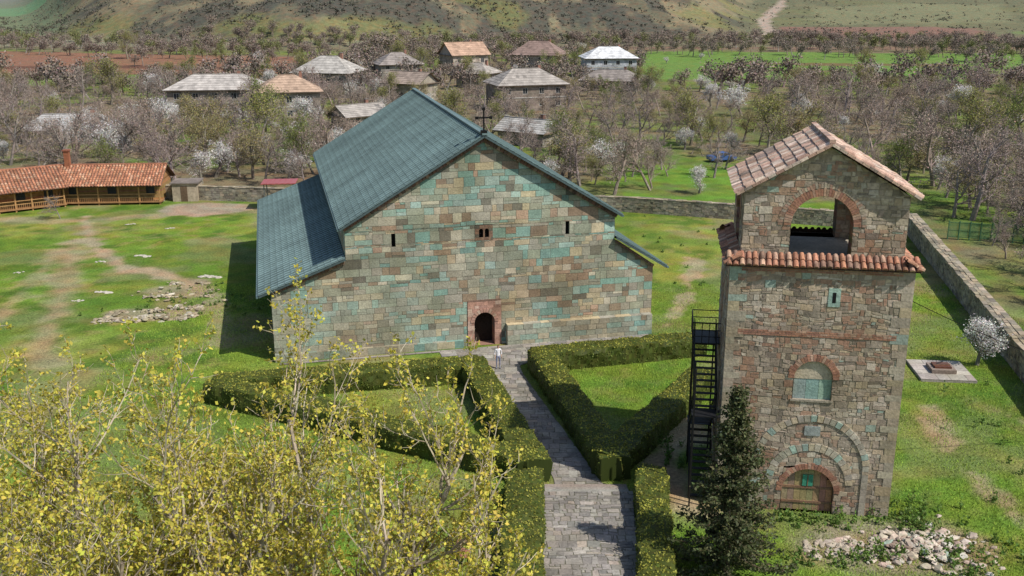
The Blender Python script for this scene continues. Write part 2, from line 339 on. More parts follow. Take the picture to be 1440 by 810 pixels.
# roofs
rc=(.225,.325,.325)
def metal_plane(mb,top,bot,y0,y1,rows,rib):
    (xt,zt),(xb,zb)=top,bot;L=math.hypot(xb-xt,zb-zt);dx=(xb-xt)/L;dz=(zb-zt)/L;nx_,nz_=(-dz,dx) if dx>0 else (dz,-dx)
    for i in range(rows):
        a=L*i/rows;b=L*(i+1)/rows;k=random.uniform(.94,1.06);c=tuple(q*k for q in rc)
        pa=(xt+dx*a,zt+dz*a);pb=(xt+dx*b+nx_*.03,zt+dz*b+nz_*.03);pc=(xt+dx*b,zt+dz*b)
        ny_=30
        for j in range(ny_):
            ya=y0+(y1-y0)*j/ny_;yb=y0+(y1-y0)*(j+1)/ny_;k=random.uniform(.9,1.1);cc=tuple(q*k for q in c)
            mb.add([(pa[0],ya,pa[1]),(pa[0],yb,pa[1]),(pb[0],yb,pb[1]),(pb[0],ya,pb[1]),(pc[0],ya,pc[1]),(pc[0],yb,pc[1])],[(0,1,2,3),(3,2,5,4)],cc)
    y=y0+.1
    while y<y1:
        k=random.uniform(.45,.6)
        mb.beam((xt+nx_*.045,y,zt+nz_*.045),(xb+nx_*.045,y,zb+nz_*.045),.07,.10,tuple(q*k for q in rc));y+=rib
    t=.16;U_=lambda p,d:(p[0]-nx_*d,p[1]-nz_*d)
    a,b=U_((xt,zt),.02),U_((xb,zb),.02);c,d=U_((xt,zt),t),U_((xb,zb),t)
    mb.add([(a[0],y0,a[1]),(b[0],y0,b[1]),(d[0],y0,d[1]),(c[0],y0,c[1]),(a[0],y1,a[1]),(b[0],y1,b[1]),(d[0],y1,d[1]),(c[0],y1,c[1])],[(0,1,2,3),(7,6,5,4),(1,5,6,2),(2,6,7,3),(0,4,5,1)],(.06,.09,.095))
mb=MB()
metal_plane(mb,(15,15.45),(4.8,9.35),-.55,34.,24,.6);metal_plane(mb,(15,15.45),(25.2,9.35),-.55,34.,24,.6)
metal_plane(mb,(5.15,7.25),(-.85,4.95),-.45,33.6,13,.6);metal_plane(mb,(24.85,7.7),(28.85,5.25),-.45,33.6,9,.6)
mb.beam((15,-.6,15.5),(15,34.05,15.5),.35,.12,(.13,.19,.19))
for x,z in ((4.75,9.25),(25.25,9.25),(-.92,4.85),(28.92,5.15)):mb.beam((x,-.5,z),(x,33.8,z),.14,.12,(.09,.14,.14))
mb.build('roof',M_roof,ch)
mb=MB()
def rake(a,b,w_=.3):
    a=np.array(a,float);b=np.array(b,float);L=np.linalg.norm(b-a);n=int(L/.28)
    for i in range(n):
        p=a+(b-a)*(i+.05)/n;q=a+(b-a)*(i+.95)/n;mb.beam((p[0],-.09,p[1]),(q[0],-.09,q[1]),.22,w_,pick([(1,(.24,.135,.10)),(1,(.19,.125,.10)),(.4,(.30,.20,.145))]))
rake((5.1,9.2),(15,15.1));rake((24.9,9.2),(15,15.1));rake((0,4.95),(5.1,6.9),.2);rake((27.9,5.25),(24.9,7.3),.2)
mb.build('brick_cornice',M_stone,ch)
mb=MB();mb.beam((15,-.3,15.4),(15,-.3,17.2),.1,.1,dk2);mb.beam((14.5,-.3,16.6),(15.5,-.3,16.6),.1,.1,dk2)
for x,z in ((14.5,16.6),(15.5,16.6),(15,17.2)):mb.box((x-.1,-.36,z-.1),(x+.1,-.24,z+.1),dk2)
mb.box((14.8,-.5,15.4),(15.2,-.1,15.75),dk2)
mb.build('cross',M_metal,ch)
# ---------------------------------------------------------------- tower
tw=empty('bell_tower',(10.3,46.0,0),math.radians(-8.4));W=8.3;D=6.6
mb=MB()
ops=[(3.15,5.65,0,2.35),(3.3,5.1,6.0,8.0),(4.65,5.0,10.9,11.5)]
bwt,bht=(.18,.55),(.17,.38);mort=(.36,.30,.23)
tk=dict(gap=.018,dep=.024,jit=.035,back=mort,wob=.12,split=.35,bk=.006)
masonry(mb,(0,0,0),(1,0,0),Zv,(0,-1,0),0,12.7,lambda z:.0,lambda z:W,pal_tower,bwt,bht,ops=ops,**tk)
masonry(mb,(0,D,0),(0,-1,0),Zv,(-1,0,0),0,12.7,const(0),const(D),pal_tower,bwt,bht,**tk)
masonry(mb,(W,0,0),(0,1,0),Zv,(1,0,0),0,12.7,const(0),const(D),pal_tower,(.3,.6),(.2,.4),**tk)
masonry(mb,(W,D,0),(-1,0,0),Zv,(0,1,0),0,12.7,const(0),const(W),pal_tower,(.3,.6),(.2,.4),**tk)
# quoins
z=0;i=0
while z<12.5:
    h=random.uniform(.3,.5);w_=random.uniform(.6,.85) if i%2 else random.uniform(.35,.5)
    for x0,x1 in ((-.03,w_),(W-w_,W+.03)):
        mb.box((x0,-.034,z+.006),(x1,.2,min(z+h,12.68)),lerp(pick([(1,(.43,.38,.30)),(.7,(.35,.29,.22)),(.15,teal2),(.4,tan)]),(.37,.32,.25),.3))
    z+=h;i+=1
archfill(mb,(0,0,0),(1,0,0),(0,-1,0),4.4,1.1,1.25,2.36,.5,(.33,.25,.19),jambz=.0,fd=.03)
ring(mb,(0,0,0),(1,0,0),(0,-1,0),4.4,1.1,1.26,1.56,29,.04,pal_brick)
palr=lambda s,z:lerp(pick([(.8,teal2),(.8,(.46,.38,.27)),(.8,(.36,.33,.27)),(.5,(.46,.42,.35))]),(.37,.34,.27),.15)
ring(mb,(0,0,0),(1,0,0),(0,-1,0),4.4,1.6,1.75,2.12,21,.04,palr,0,180)
ring(mb,(0,0,0),(1,0,0),(0,-1,0),4.4,2.4,2.5,2.82,27,.06,palr,0,180)
for sx in (-1,1):
    z=0
    while z<2.4:
        h=random.uniform(.3,.45);xa=4.4+sx*2.5;xb=4.4+sx*2.8;mb.box((min(xa,xb),-.06,z),(max(xa,xb),.02,min(z+h-.01,2.4)),palr(0,0));z+=h
mb.box((4.0,-.05,4.15),(4.75,-.02,4.65),(.28,.31,.30))
archfill(mb,(0,0,0),(1,0,0),(0,-1,0),4.2,7.1,.9,8.01,.25,(.33,.25,.19),jambz=6.0,fd=.03)
ring(mb,(0,0,0),(1,0,0),(0,-1,0),4.2,7.1,.91,1.22,23,.04,pal_brick)
for i in range(3):mb.box((3.3+i*.605,.12,6.0),(3.3+i*.605+.59,.3,7.05),tuple(v*random.uniform(.85,1.1) for v in (.33,.46,.40)))
mb.box((3.3,.1,7.05),(5.1,.3,8.0),(.48,.42,.32))
mb.box((3.2,-.07,5.92),(5.2,.1,6.02),(.36,.32,.26))
mb.box((4.55,-.04,10.75),(5.1,.0,11.65),(.33,.45,.39));mb.box((4.74,-.05,10.95),(4.9,-.043,11.45),dk2)
for z in (9.2,12.35):
    masonry(mb,(0,-.035,z),(1,0,0),Zv,(0,-1,0),0,.28,const(.5),const(W-.5),pal_brick,(.18,.28),(.08,.1),gap=.008,jit=.004,back=mort)
# belfry
bx0,bx1,by0,by1=.45,7.85,.45,5.95;bw_=bx1-bx0;bd=by1-by0;z0=12.9;ez=16.0;az=18.15;T=.85
gl=lambda w_:(lambda z:0. if z<ez-z0 else (z-(ez-z0))/(az-ez)*w_/2);grr=lambda w_:(lambda z:w_-gl(w_)(z))
cx=bw_/2-.1;r=1.4;zs=1.6
def side(o,U,N,w_,c,rr,gable,inner):
    op=[(c-rr,c+rr,0,zs+rr)]
    masonry(mb,o,U,Zv,N,0,(az-z0) if gable else ez-z0,gl(w_) if gable else const(0),grr(w_) if gable else const(w_),pal_tower,bwt,bht,breaks=(ez-z0,),ops=op,**dict(tk,wob=0 if gable else .04))
    archfill(mb,o,U,N,c,zs,rr,zs+rr,T,(.38,.25,.18),jambz=0,n=22)
    if not inner:
        ring(mb,o,U,N,c,zs,rr+.01,rr+.36,41,.035,pal_brick);ring(mb,o,U,N,c,zs,rr+.39,rr+.6,47,.03,lambda s,z:pick([(1,(.36,.24,.18)),(.8,(.38,.32,.25))]))
side((bx0,by0,z0),(1,0,0),(0,-1,0),bw_,cx,r,True,False)
side((bx1,by1,z0),(-1,0,0),(0,1,0),bw_,bw_-cx,r,True,False)
side((bx0,by1,z0),(0,-1,0),(-1,0,0),bd,bd/2,1.1,False,False)
side((bx1,by0,z0),(0,1,0),(1,0,0),bd,bd/2,1.1,False,False)
side((bx0,by0+T,z0),(1,0,0),(0,1,0),bw_,cx,r,False,True)
side((bx0,by1-T,z0),(1,0,0),(0,-1,0),bw_,cx,r,False,True)
side((bx0+T,by0,z0),(0,1,0),(1,0,0),bd,bd/2,1.1,False,True)
side((bx1-T,by0,z0),(0,1,0),(-1,0,0),bd,bd/2,1.1,False,True)
mb.box((.2,.2,12.6),(W-.2,D-.2,12.9),(.44,.40,.33))
mb.build('walls',M_stone,tw)
mb=MB()
for i in range(8):
    x=3.17+i*.308;hh=math.sqrt(max(.05,1.24**2-(x+.15-4.4)**2));mb.box((x,.22,0),(x+.295,.34,1.1+hh),tuple(q*random.uniform(.8,1.2) for q in (.36,.23,.135)))
for z in (.4,1.2):mb.box((3.2,.18,z),(5.6,.22,z+.12),(.22,.13,.08))
mb.box((4.15,.16,1.35),(4.65,.21,1.95),(.05,.26,.17));mb.box((4.38,.14,1.35),(4.42,.16,1.95),(.2,.12,.07))
mb.build('door',M_wood,tw)
def tiles(mb,o,A,Dn,wid,ln,cols=.3,row=.38,pal=None,r0=.12):
    o=np.array(o,float);A=np.array(A,float);Dn=np.array(Dn,float);Dn/=np.linalg.norm(Dn);Nn=np.cross(A,Dn);Nn/=np.linalg.norm(Nn)
    if Nn[2]<0:Nn=-Nn
    mb.add([o,o+A*wid,o+A*wid+Dn*ln,o+Dn*ln],[(0,1,2,3)],(.20,.12,.09))
    mb.add([o-Nn*.1,o+A*wid-Nn*.1,o+A*wid+Dn*ln-Nn*.1,o+Dn*ln-Nn*.1],[(0,1,2,3)],(.14,.09,.06))
    nc=int(wid/cols);nr=max(1,int(round(ln/row)))
    for i in range(nc):
        for j in range(nr):
            c=o+A*(wid*(i+.5)/nc+random.uniform(-.018,.018));jj=random.uniform(-.03,.03);a=ln*j/nr-.03+jj;b=ln*(j+1)/nr+.04+jj;col=pal()
            V=[]
            for t,rr,h in ((a,r0*.85,.0),(b,r0*1.05,.035)):
                for k in range(6):
                    an=math.pi*k/5;V.append(c+Dn*t+A*rr*math.cos(an)+Nn*(rr*math.sin(an)+h))
            mb.add(V,[(k,k+1,k+7,k+6) for k in range(5)]+[(6,7,8,9),(6,9,10,11)],col)
pt=lambda:pick([(1,(.52,.36,.28)),(.7,(.43,.28,.215)),(.7,(.58,.46,.38)),(.4,(.30,.23,.195))])
po=lambda:pick([(1,(.42,.20,.125)),(.6,(.34,.17,.11)),(.5,(.48,.31,.22)),(.3,(.24,.15,.11))])
mb=MB();hw=bw_/2+.4;mx=(bx0+bx1)/2;sl_=(az-ez)/(bw_/2);rz=az+.2
for sx in (-1,1):tiles(mb,(mx,by0-.35,rz),(0,1,0),(sx*1,0,-sl_),bd+.7,hw*math.sqrt(1+sl_**2),.36,.5,pt,.15)
for j in range(16):
    y=by0-.35+j*(bd+.7)/16;mb.beam((mx,y,rz+.1+random.uniform(0,.02)),(mx,y+.4,rz+.13),.26,.16,pt())
for sx in (-1,1):
    for yy in (by0-.3,by1+.3):
        for j in range(12):
            a=j/12*hw;b=(j+.95)/12*hw;mb.beam((mx+sx*a,yy,rz-.02-sl_*a),(mx+sx*b,yy,rz-.02-sl_*b),.25,.12,pt())
mb.build('roof_tiles',M_tile,tw)
mb=MB();q=.25
for o,A,Dn,wd in (((-q,by0,13.12),(1,0,0),(0,-1,-.62),W+2*q),((-q,by1,13.12),(1,0,0),(0,1,-.62),W+2*q),((bx0,-q,13.12),(0,1,0),(-1,0,-.62),D+2*q),((bx1,-q,13.12),(0,1,0),(1,0,-.62),D+2*q)):
    tiles(mb,o,A,Dn,wd,.85,.3,.42,po)
mb.build('ledge_tiles',M_tile,tw)
# external steel stair
mb=MB();dc=(.03,.03,.032);x0,x1=-1.35,-.25;lv=[0,2.5,4.95,7.4];ya,yb=.6,4.6
for k in range(3):
    p,q_=(ya,yb) if k%2==0 else (yb,ya);za,zb=lv[k],lv[k+1]
    for x in (x0,x1):
        mb.beam((x,p,za),(x,q_,zb),.06,.2,dc);mb.beam((x,p,za+1),(x,q_,zb+1),.05,.05,dc)
        for t in np.linspace(0,1,7):mb.beam((x,p+(q_-p)*t,za+(zb-za)*t),(x,p+(q_-p)*t,za+(zb-za)*t+1),.035,.035,dc)
    for t in np.linspace(.04,.98,12):
        y=p+(q_-p)*t;zz=za+(zb-za)*t;mb.box((x0,y-.13,zz),(x1,y+.13,zz+.03),dc)
for z,y0_,y1_ in ((2.5,4.6,5.5),(4.95,-.3,.6),(7.4,3.6,5.8)):
    mb.box((x0-.1,y0_,z-.05),(x1+.2,y1_,z),dc)
for x,y in ((x0,-.3),(x1,-.3),(x0,5.5),(x1,5.5),(x0,ya),(x0,yb)):mb.beam((x,y,0),(x,y,7.4),.08,.08,dc)
for h in (.35,.7,1.1):
    mb.beam((x0-.1,3.6,7.4+h),(x0-.1,5.8,7.4+h),.04,.04,dc);mb.beam((x0-.1,3.6,7.4+h),(x1+.2,3.6,7.4+h),.04,.04,dc);mb.beam((x0-.1,5.8,7.4+h),(x1+.2,5.8,7.4+h),.04,.04,dc)
for y in np.linspace(3.6,5.8,7):mb.beam((x0-.1,y,7.4),(x0-.1,y,8.5),.04,.04,dc)
for x in np.linspace(x0,x1,4):mb.beam((x,3.6,7.4),(x,3.6,8.5),.04,.04,dc)
mb.build('steel_stair',M_metal,tw)
# ---------------------------------------------------------------- paths
pal_path=lambda s,t:lerp(pick([(1,(.27,.25,.23)),(.8,(.33,.305,.27)),(.5,(.20,.19,.175)),(.2,(.34,.29,.24))]),(.265,.25,.23),.2)
mb=MB();ip=lambda a,b:(lambda t:float(np.interp(t,a,b)))
Yp=[47.6,49,64.2,65.8,66.5,71.5]
pk_=dict(gap=.018,dep=.02,jit=.04,back=(.15,.145,.11),split=.35)
masonry(mb,(0,0,.03),(1,0,0),(0,1,0),(0,0,1),47.6,69.0,ip(Yp,[2.3,2.2,-1.55,-2.2,-3.6,-4.6]),ip(Yp,[5.,4.6,.75,.5,1.5,.9]),pal_path,(.3,.9),(.35,.8),wob=.05,**pk_)
masonry(mb,(0,0,.36),(1,0,0),(0,1,0),(0,0,1),32,46.8,ip([32,47],[.5,1.6]),ip([32,47],[5.,6.2]),pal_path,(.22,.7),(.25,.6),wob=.12,**pk_)
mb.box((1.,32,0),(6,46.75,.31),(.2,.19,.17))
for i,(y,z) in enumerate(((46.82,.27),(47.25,.17),(47.7,.1))):mb.box((1.7,y,0),(6.0,y+.42,z),(.28+.02*i,.27,.24))
mb.build('stone_path',M_stone)
mb=MB();masonry(mb,(0,-1.9,.035),(1,0,0),(0,1,0),(0,0,1),0,1.35,lambda t:11.5 if t<1 else .3,lambda t:27.5,pal_path,(.5,1.1),(.33,.5),breaks=(1.,),gap=.015,jit=.015,back=(.17,.16,.12))
mb.build('paved_apron',M_stone,loc=(-16.6,66.7,0),rot=math.radians(13.4))
# ---------------------------------------------------------------- leaves helpers
def leafquads(P,size,rng,flat=0.):
    n=len(P);a=rng.normal(size=(n,3));a[:,2]*=1-flat;a/=np.linalg.norm(a,axis=1)[:,None];b=rng.normal(size=(n,3));b[:,2]*=1-flat*.8
    b-=a*(a*b).sum(1)[:,None];b/=np.linalg.norm(b,axis=1)[:,None];s=(size*rng.uniform(.6,1.3,n))[:,None]
    V=np.stack([P-a*s*.5,P+b*s*.32,P+a*s*.5,P-b*s*.32],1).reshape(-1,3);return V,np.arange(4*n).reshape(n,4)
def vary(c,n,rng,k=.25,h=.1):
    c=np.array(c,float);return c*(rng.uniform(1-k,1+k,(n,1)))*rng.uniform(1-h,1+h,(n,3))
# ---------------------------------------------------------------- hedges
def hedge(name,strips,h=1.4):
    mb=MB();rng=np.random.RandomState(len(strips)*7+int(h*10))
    for (x0,y0),(x1,y1),wd in strips:
        L=math.hypot(x1-x0,y1-y0);dx,dy=(x1-x0)/L,(y1-y0)/L;nx_,ny_=-dy,dx;ns=int(L/.22);prof=[]
        for t in np.linspace(0,1,5)[:-1]:prof.append((-wd/2*(1+.04*math.sin(t*3)),h*t))
        for t in np.linspace(-1,1,9):prof.append((wd/2*t*(.97),h+.0-.08*abs(t)**4))
        for t in np.linspace(1,0,5)[1:]:prof.append((wd/2*(1+.04*math.sin(t*3)),h*t))
        prof=np.array(prof);s=np.linspace(0,L,ns+1);m=len(prof)
        A,B=np.meshgrid(s,np.arange(m),indexing='ij');off=prof[B][...,0];zz=prof[B][...,1]
        nz=lambda o:(fbm(A*1.6+off*1.3+x0,zz*1.6+off*.7+y0,3,o)-.5)
        off2=off+np.sign(off)*nz(1)*.34*(np.abs(off)>.3*wd);z2=zz+nz(2)*.3*(zz>.2)
        X_=x0+dx*A+nx_*off2;Y_=y0+dy*A+ny_*off2
        V=np.stack([X_,Y_,z2],-1).reshape(-1,3);id_=np.arange((ns+1)*m).reshape(ns+1,m)
        F=np.stack([id_[:-1,:-1],id_[1:,:-1],id_[1:,1:],id_[:-1,1:]],-1).reshape(-1,4)
        mb.add(V,F,vary((.08,.10,.02),len(F),rng))
        for e in (0,ns):mb.add(V[id_[e]],[tuple(range(m))],(.05,.07,.015))
        n=int(L*(wd+2*h)*80);i=rng.randint(0,len(F),n);u=rng.rand(n,1);v=rng.rand(n,1);q=V[F[i]]
        P=(q[:,0]*(1-u)+q[:,1]*u)*(1-v)+(q[:,3]*(1-u)+q[:,2]*u)*v+rng.normal(size=(n,3))*.035
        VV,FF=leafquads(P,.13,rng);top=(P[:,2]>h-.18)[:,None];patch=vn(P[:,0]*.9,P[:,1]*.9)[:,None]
        c=np.where(top,np.array([.34,.34,.06])*(.65+.6*patch),np.array([.14,.18,.035]));mb.add(VV,FF,c*rng.uniform(.6,1.35,(n,1)))  # sunlit top and shaded sides painted into the leaf colours
    return mb.build(name,M_leaf)
hedge('boxwood_hedge',[((1.5,65.2),(13.6,68.6),1.7),((1.9,65.6),(5.5,48.7),1.7),((5.0,49.0),(12.4,61.8),1.7)])
hedge('boxwood_hedge',[((-19.,60.2),(-2.2,63.5),1.7),((-2.7,63.9),(1.2,48.4),1.7),((1.2,48.9),(-19,60.),1.7)])
hedge('boxwood_hedge',[((7.2,47.6),(5.5,32),1.5)],1.45)
hedge('boxwood_hedge',[((.65,47.2),(.2,32),1.8)],1.5)
# ---------------------------------------------------------------- trees
def norm(d):
    l=math.sqrt(d[0]**2+d[1]**2+d[2]**2) or 1;return (d[0]/l,d[1]/l,d[2]/l)
def grow(R,segs,tips,p,d,L,r,lv,P):
    n=P['n'][lv];st=L/n;wa=P['wan'][lv];tr=P['trop'][lv];mx_=len(P['n'])-1;r0=r
    for i in range(n):
        d=norm((d[0]+R.gauss(0,wa),d[1]+R.gauss(0,wa),d[2]+R.gauss(0,wa)+tr))
        q=(p[0]+d[0]*st,p[1]+d[1]*st,p[2]+d[2]*st);r1=r0*(1-P['tap']*(i+1)/n);segs.append((p,q,r,r1));
        if lv<mx_ and i>=P['st'][lv]:
            for _ in range(P['ch'][lv]):
                an=math.radians(R.uniform(*P['ang'][lv]));
                a=norm((R.gauss(0,1),R.gauss(0,1),R.gauss(0,1)));dt=a[0]*d[0]+a[1]*d[1]+a[2]*d[2];a=norm((a[0]-d[0]*dt,a[1]-d[1]*dt,a[2]-d[2]*dt))
                cd=tuple(d[k]*math.cos(an)+a[k]*math.sin(an) for k in range(3));t=R.random()
                b=tuple(p[k]+(q[k]-p[k])*t for k in range(3))
                grow(R,segs,tips,b,cd,L*P['lr'][lv]*R.uniform(.7,1.15)*(1-.35*i/n),max(r1*P['rr'],P['rmin']),lv+1,P)
        p=q;r=r1
        if lv==mx_ or (lv==mx_-1 and i==n-1):tips.append((q,d))
def tubes(mb,segs,col,kk,m,rng,k2=.2):
    p0=np.array([s[0] for s in segs]);p1=np.array([s[1] for s in segs]);r0=np.array([s[2] for s in segs]);r1=np.array([s[3] for s in segs])
    d=p1-p0;d/=np.linalg.norm(d,axis=1)[:,None]+1e-9;up=np.where(np.abs(d[:,2:3])<.9,[[0,0,1.]],[[1.,0,0]]);a=np.cross(d,up);a/=np.linalg.norm(a,axis=1)[:,None];b=np.cross(d,a)
    an=np.arange(kk)*2*math.pi/kk;R=np.cos(an)[None,:,None]*a[:,None]+np.sin(an)[None,:,None]*b[:,None]
    V=np.concatenate([p0[:,None]+R*r0[:,None,None],p1[:,None]+d[:,None]*r1[:,None,None]*.3+R*r1[:,None,None]],1);n=len(segs)
    f=np.array([(i,(i+1)%kk,kk+(i+1)%kk,kk+i) for i in range(kk)]);F=(np.arange(n)*2*kk)[:,None,None]+f[None]
    mb.add(V.reshape(-1,3),F.reshape(-1,4),np.repeat(vary(col,n,rng,k2,.05),kk,axis=0),m)
def tree(name,P,seed,bark,leaf=None,lsize=.12,per=5,spread=.15,matl=None,stems=1,lean=.3,thr=.04,frac=1.):
    R=random.Random(seed);rng=np.random.RandomState(seed);segs=[];tips=[]
    for k in range(stems):
        a=R.uniform(0,6.28) if stems==1 else 6.28*k/stems+R.uniform(-.3,.3);l=lean*R.uniform(.6,1.2)
        grow(R,segs,tips,(math.cos(a)*.15*(stems>1),math.sin(a)*.15*(stems>1),-.1),norm((math.cos(a)*l,math.sin(a)*l,1)),P['L']*R.uniform(.85,1.1),P['r']*R.uniform(.8,1.1),0,P)
    mb=MB();big=[s for s in segs if s[2]>thr];sml=[s for s in segs if s[2]<=thr]
    if big:tubes(mb,big,bark,6,0,rng)
    tubes(mb,sml,tuple(q*1.1 for q in bark),3,1,rng)
    if leaf:
        T=np.array([t[0] for t in tips]);T=T[rng.rand(len(T))<frac];n=len(T)*per;Q=np.repeat(T,per,axis=0)+rng.normal(size=(n,3))*spread
        V,F=leafquads(Q,lsize,rng);mb.add(V,F,vary(leaf,n,rng,.35,.12),2)
    return mb,len(segs),len(tips)
BARE=dict(n=[4,4,4,3],wan=[.12,.18,.22,.25],trop=[.02,.08,.08,.06],st=[1,0,0,9],ch=[2,2,2,0],ang=[(30,60),(30,60),(25,60),(0,0)],lr=[.68,.66,.6,.5],rr=.62,rmin=.017,tap=.6,L=4.6,r=.18)
LOW=dict(n=[3,3,3],wan=[.12,.2,.25],trop=[.02,.08,.08],st=[1,0,9],ch=[3,3,0],ang=[(30,60),(25,60),(0,0)],lr=[.7,.6,.5],rr=.62,rmin=.04,tap=.5,L=4.4,r=.2)
def libtree(*a,**k):
    mb,ns,nt_=tree(*a,**k);o=mb.build('tree_src',[M_bark,M_twig,k.get('matl') or M_leaf]);me=o.data;bpy.data.objects.remove(o);return me
cols_=[(.26,.21,.18),(.21,.18,.16),(.29,.235,.19),(.25,.205,.19)]
bare=[libtree('bare',BARE,i,cols_[i],leaf=(.29,.225,.185),lsize=.11,per=1,spread=.13,matl=M_twig) for i in range(4)]
green=[libtree('green',BARE,20+i,(.22,.19,.15),leaf=((.27,.27,.08),(.20,.24,.06),(.30,.26,.11))[i],lsize=.15,per=3,spread=.2,frac=.8) for i in range(3)]
blos=[libtree('blos',dict(BARE,L=3.4),40+i,(.22,.19,.16),leaf=(.74,.72,.69),lsize=.12,per=3,spread=.16,matl=M_petal,frac=.8) for i in range(2)]
low=[libtree('low',LOW,60+i,cols_[i],leaf=(.22,.18,.15),lsize=.4,per=3,spread=.4,matl=M_twig) for i in range(3)]+[libtree('low',LOW,70,(.2,.17,.14),leaf=(.20,.21,.09),lsize=.4,per=4,spread=.45,matl=M_twig)]
def inst(me,name,x,y,s,parent=None,z=None):
    o=bpy.data.objects.new(name,me);S.collection.objects.link(o);o.location=(x,y,float(height(x,y)) if z is None else z)
    o.rotation_euler=(random.uniform(-.06,.06),random.uniform(-.06,.06),random.uniform(0,6.28));o.scale=(s*random.uniform(.9,1.2),s*random.uniform(.9,1.2),s)
    if parent:o.parent=parent
    return o
houses=[
 (-61,214,.10,19,11,5.6,2.6,(.42,.39,.36),(.22,.19,.16),'hip'),
 (-45,206,.25,12,11,5.8,2.8,(.42,.30,.22),(.26,.22,.18),'hip'),
 (-45,254,-.2,14,12,6,3.6,(.38,.36,.33),(.24,.22,.2),'hip'),
 (-33,297,.35,12,11,5,3,(.26,.23,.21),(.24,.22,.2),'hip'),
 (-15,322,.5,12,10,6,3.6,(.42,.28,.20),(.36,.31,.26),'gable'),
 (8.5,328,-.3,15,11,5.6,4,(.24,.17,.145),(.30,.26,.22),'hip'),
 (29,312,.1,15,11,5.6,3,(.62,.63,.64),(.36,.38,.40),'hip'),
 (26,268,-.25,15,9,2.8,2.4,(.25,.22,.20),(.24,.22,.2),'hip'),
 (3,226,.3,15,11,5.6,3,(.33,.30,.27),(.22,.18,.15),'hip'),
 (-76,176,.15,15,7,2.4,2.2,(.38,.37,.36),(.22,.2,.17),'hip'),
 (-29,194,.7,9,6,2.4,1.8,(.36,.33,.30),(.25,.22,.19),'gable'),
 (3,172,-.6,9,6,2.4,1.8,(.38,.37,.35),(.25,.23,.2),'gable'),
 (-24,243,-.5,10,8,4.2,2.4,(.30,.24,.20),(.28,.25,.2),'gable'),
 (-9,276,-.5,9,8,4.,2.4,(.33,.3,.27),(.28,.25,.2),'hip')]
def house(x,y,rot,w_,d,h,rh,rcol,wcol,ty):
    e=empty('village_house',(x,y,float(height(x,y))),rot);mb=MB()
    pw=lambda s,z:pick([(1,wcol),(.6,tuple(q*.85 for q in wcol)),(.4,tuple(q*1.15 for q in wcol))])
    nw=max(2,int(w_/3.2));st=[(1.0,2.2)]+([(3.6,4.9)] if h>4.5 else []);ops=[];
    for k in range(nw):
        c=w_*(k+.5)/nw
        for a,b in st:ops.append((c-.55,c+.55,a,b))
    for o,U,N,L_,op in (((-w_/2,-d/2,0),(1,0,0),(0,-1,0),w_,ops),((w_/2,d/2,0),(-1,0,0),(0,1,0),w_,ops),((w_/2,-d/2,0),(0,1,0),(1,0,0),d,[]),((-w_/2,d/2,0),(0,-1,0),(-1,0,0),d,[])):
        masonry(mb,o,U,Zv,N,-.5,h,const(0),const(L_),pw,(.6,1.4),(.35,.6),ops=op,gap=.01,jit=.01,back=tuple(q*1.1 for q in wcol))
    if ty=='gable':
        for sx in (-1,1):mb.add([(sx*w_/2,-d/2,h),(sx*w_/2,d/2,h),(sx*w_/2,0,h+rh)],[(0,1,2)],wcol)
    if h>4.5: mb.box((-w_/2-.06,-d/2-.08,2.75),(w_/2+.06,-d/2+.02,2.98),(.38,.36,.33))
    mb.build('walls',M_wall,e)
    mb=MB()
    for (a,b,c0,c1) in ops:
        for sg in (-1,1):
            y_=sg*(d/2-.14);xa,xb=(a-w_/2,b-w_/2)
            mb.box((xa,y_-.02,c0),(xb,y_+.02,c1),(.03,.035,.045),0)
            yo=sg*(d/2-.06)
            for p in ((xa,xa+.07),(xb-.07,xb),((xa+xb)/2-.03,(xa+xb)/2+.03)):mb.box((p[0],yo-.04,c0),(p[1],yo+.04,c1),(.45,.43,.4),1)
            for p in ((c0,c0+.07),(c1-.07,c1)):mb.box((xa+.07,yo-.035,p[0]),(xb-.07,yo+.035,p[1]),(.45,.43,.4),1)
    mb.build('windows',[M_glass,M_wood],e)
    mb=MB();ov=.7;X0,Y0=w_/2+ov,d/2+ov;zb=h-.1;zt=h+rh;rx=max(.3,w_/2-d/2*.8) if ty=='hip' else X0
    def slab(P):
        P=[np.array(p,float) for p in P];nrm=np.cross(P[1]-P[0],P[2]-P[1]);nrm/=np.linalg.norm(nrm);rows=7
        Q=P if len(P)==4 else [P[0],P[1],P[2],P[2]]
        ncol=max(2,int(np.linalg.norm(Q[1]-Q[0])/1.1))
        for i in range(rows):
            a=i/rows;b=(i+1)/rows;l0=Q[0]+(Q[3]-Q[0])*a;r0=Q[1]+(Q[2]-Q[1])*a;l1=Q[0]+(Q[3]-Q[0])*b;r1=Q[1]+(Q[2]-Q[1])*b
            for j in range(ncol):
                u,v=j/ncol,(j+1)/ncol;k=random.uniform(.85,1.12)*(.75 if random.random()<.06 else 1)
                mb.add([l0+(r0-l0)*u+nrm*.05,l0+(r0-l0)*v+nrm*.05,l1+(r1-l1)*v+nrm*.01,l1+(r1-l1)*u+nrm*.01],[(0,1,2,3)],tuple(q*k for q in rcol))
    slab([(-X0,-Y0,zb),(X0,-Y0,zb),(rx,0,zt),(-rx,0,zt)]);slab([(X0,Y0,zb),(-X0,Y0,zb),(-rx,0,zt),(rx,0,zt)])
    if ty=='hip':slab([(X0,-Y0,zb),(X0,Y0,zb),(rx,0,zt)]);slab([(-X0,Y0,zb),(-X0,-Y0,zb),(-rx,0,zt)])
    mb.box((-X0+.05,-Y0+.05,zb-.14),(X0-.05,Y0-.05,zb-.02),(.16,.12,.09))
    mb.beam((-rx,0,zt+.05),(rx,0,zt+.05),.3,.12,tuple(q*.8 for q in rcol))
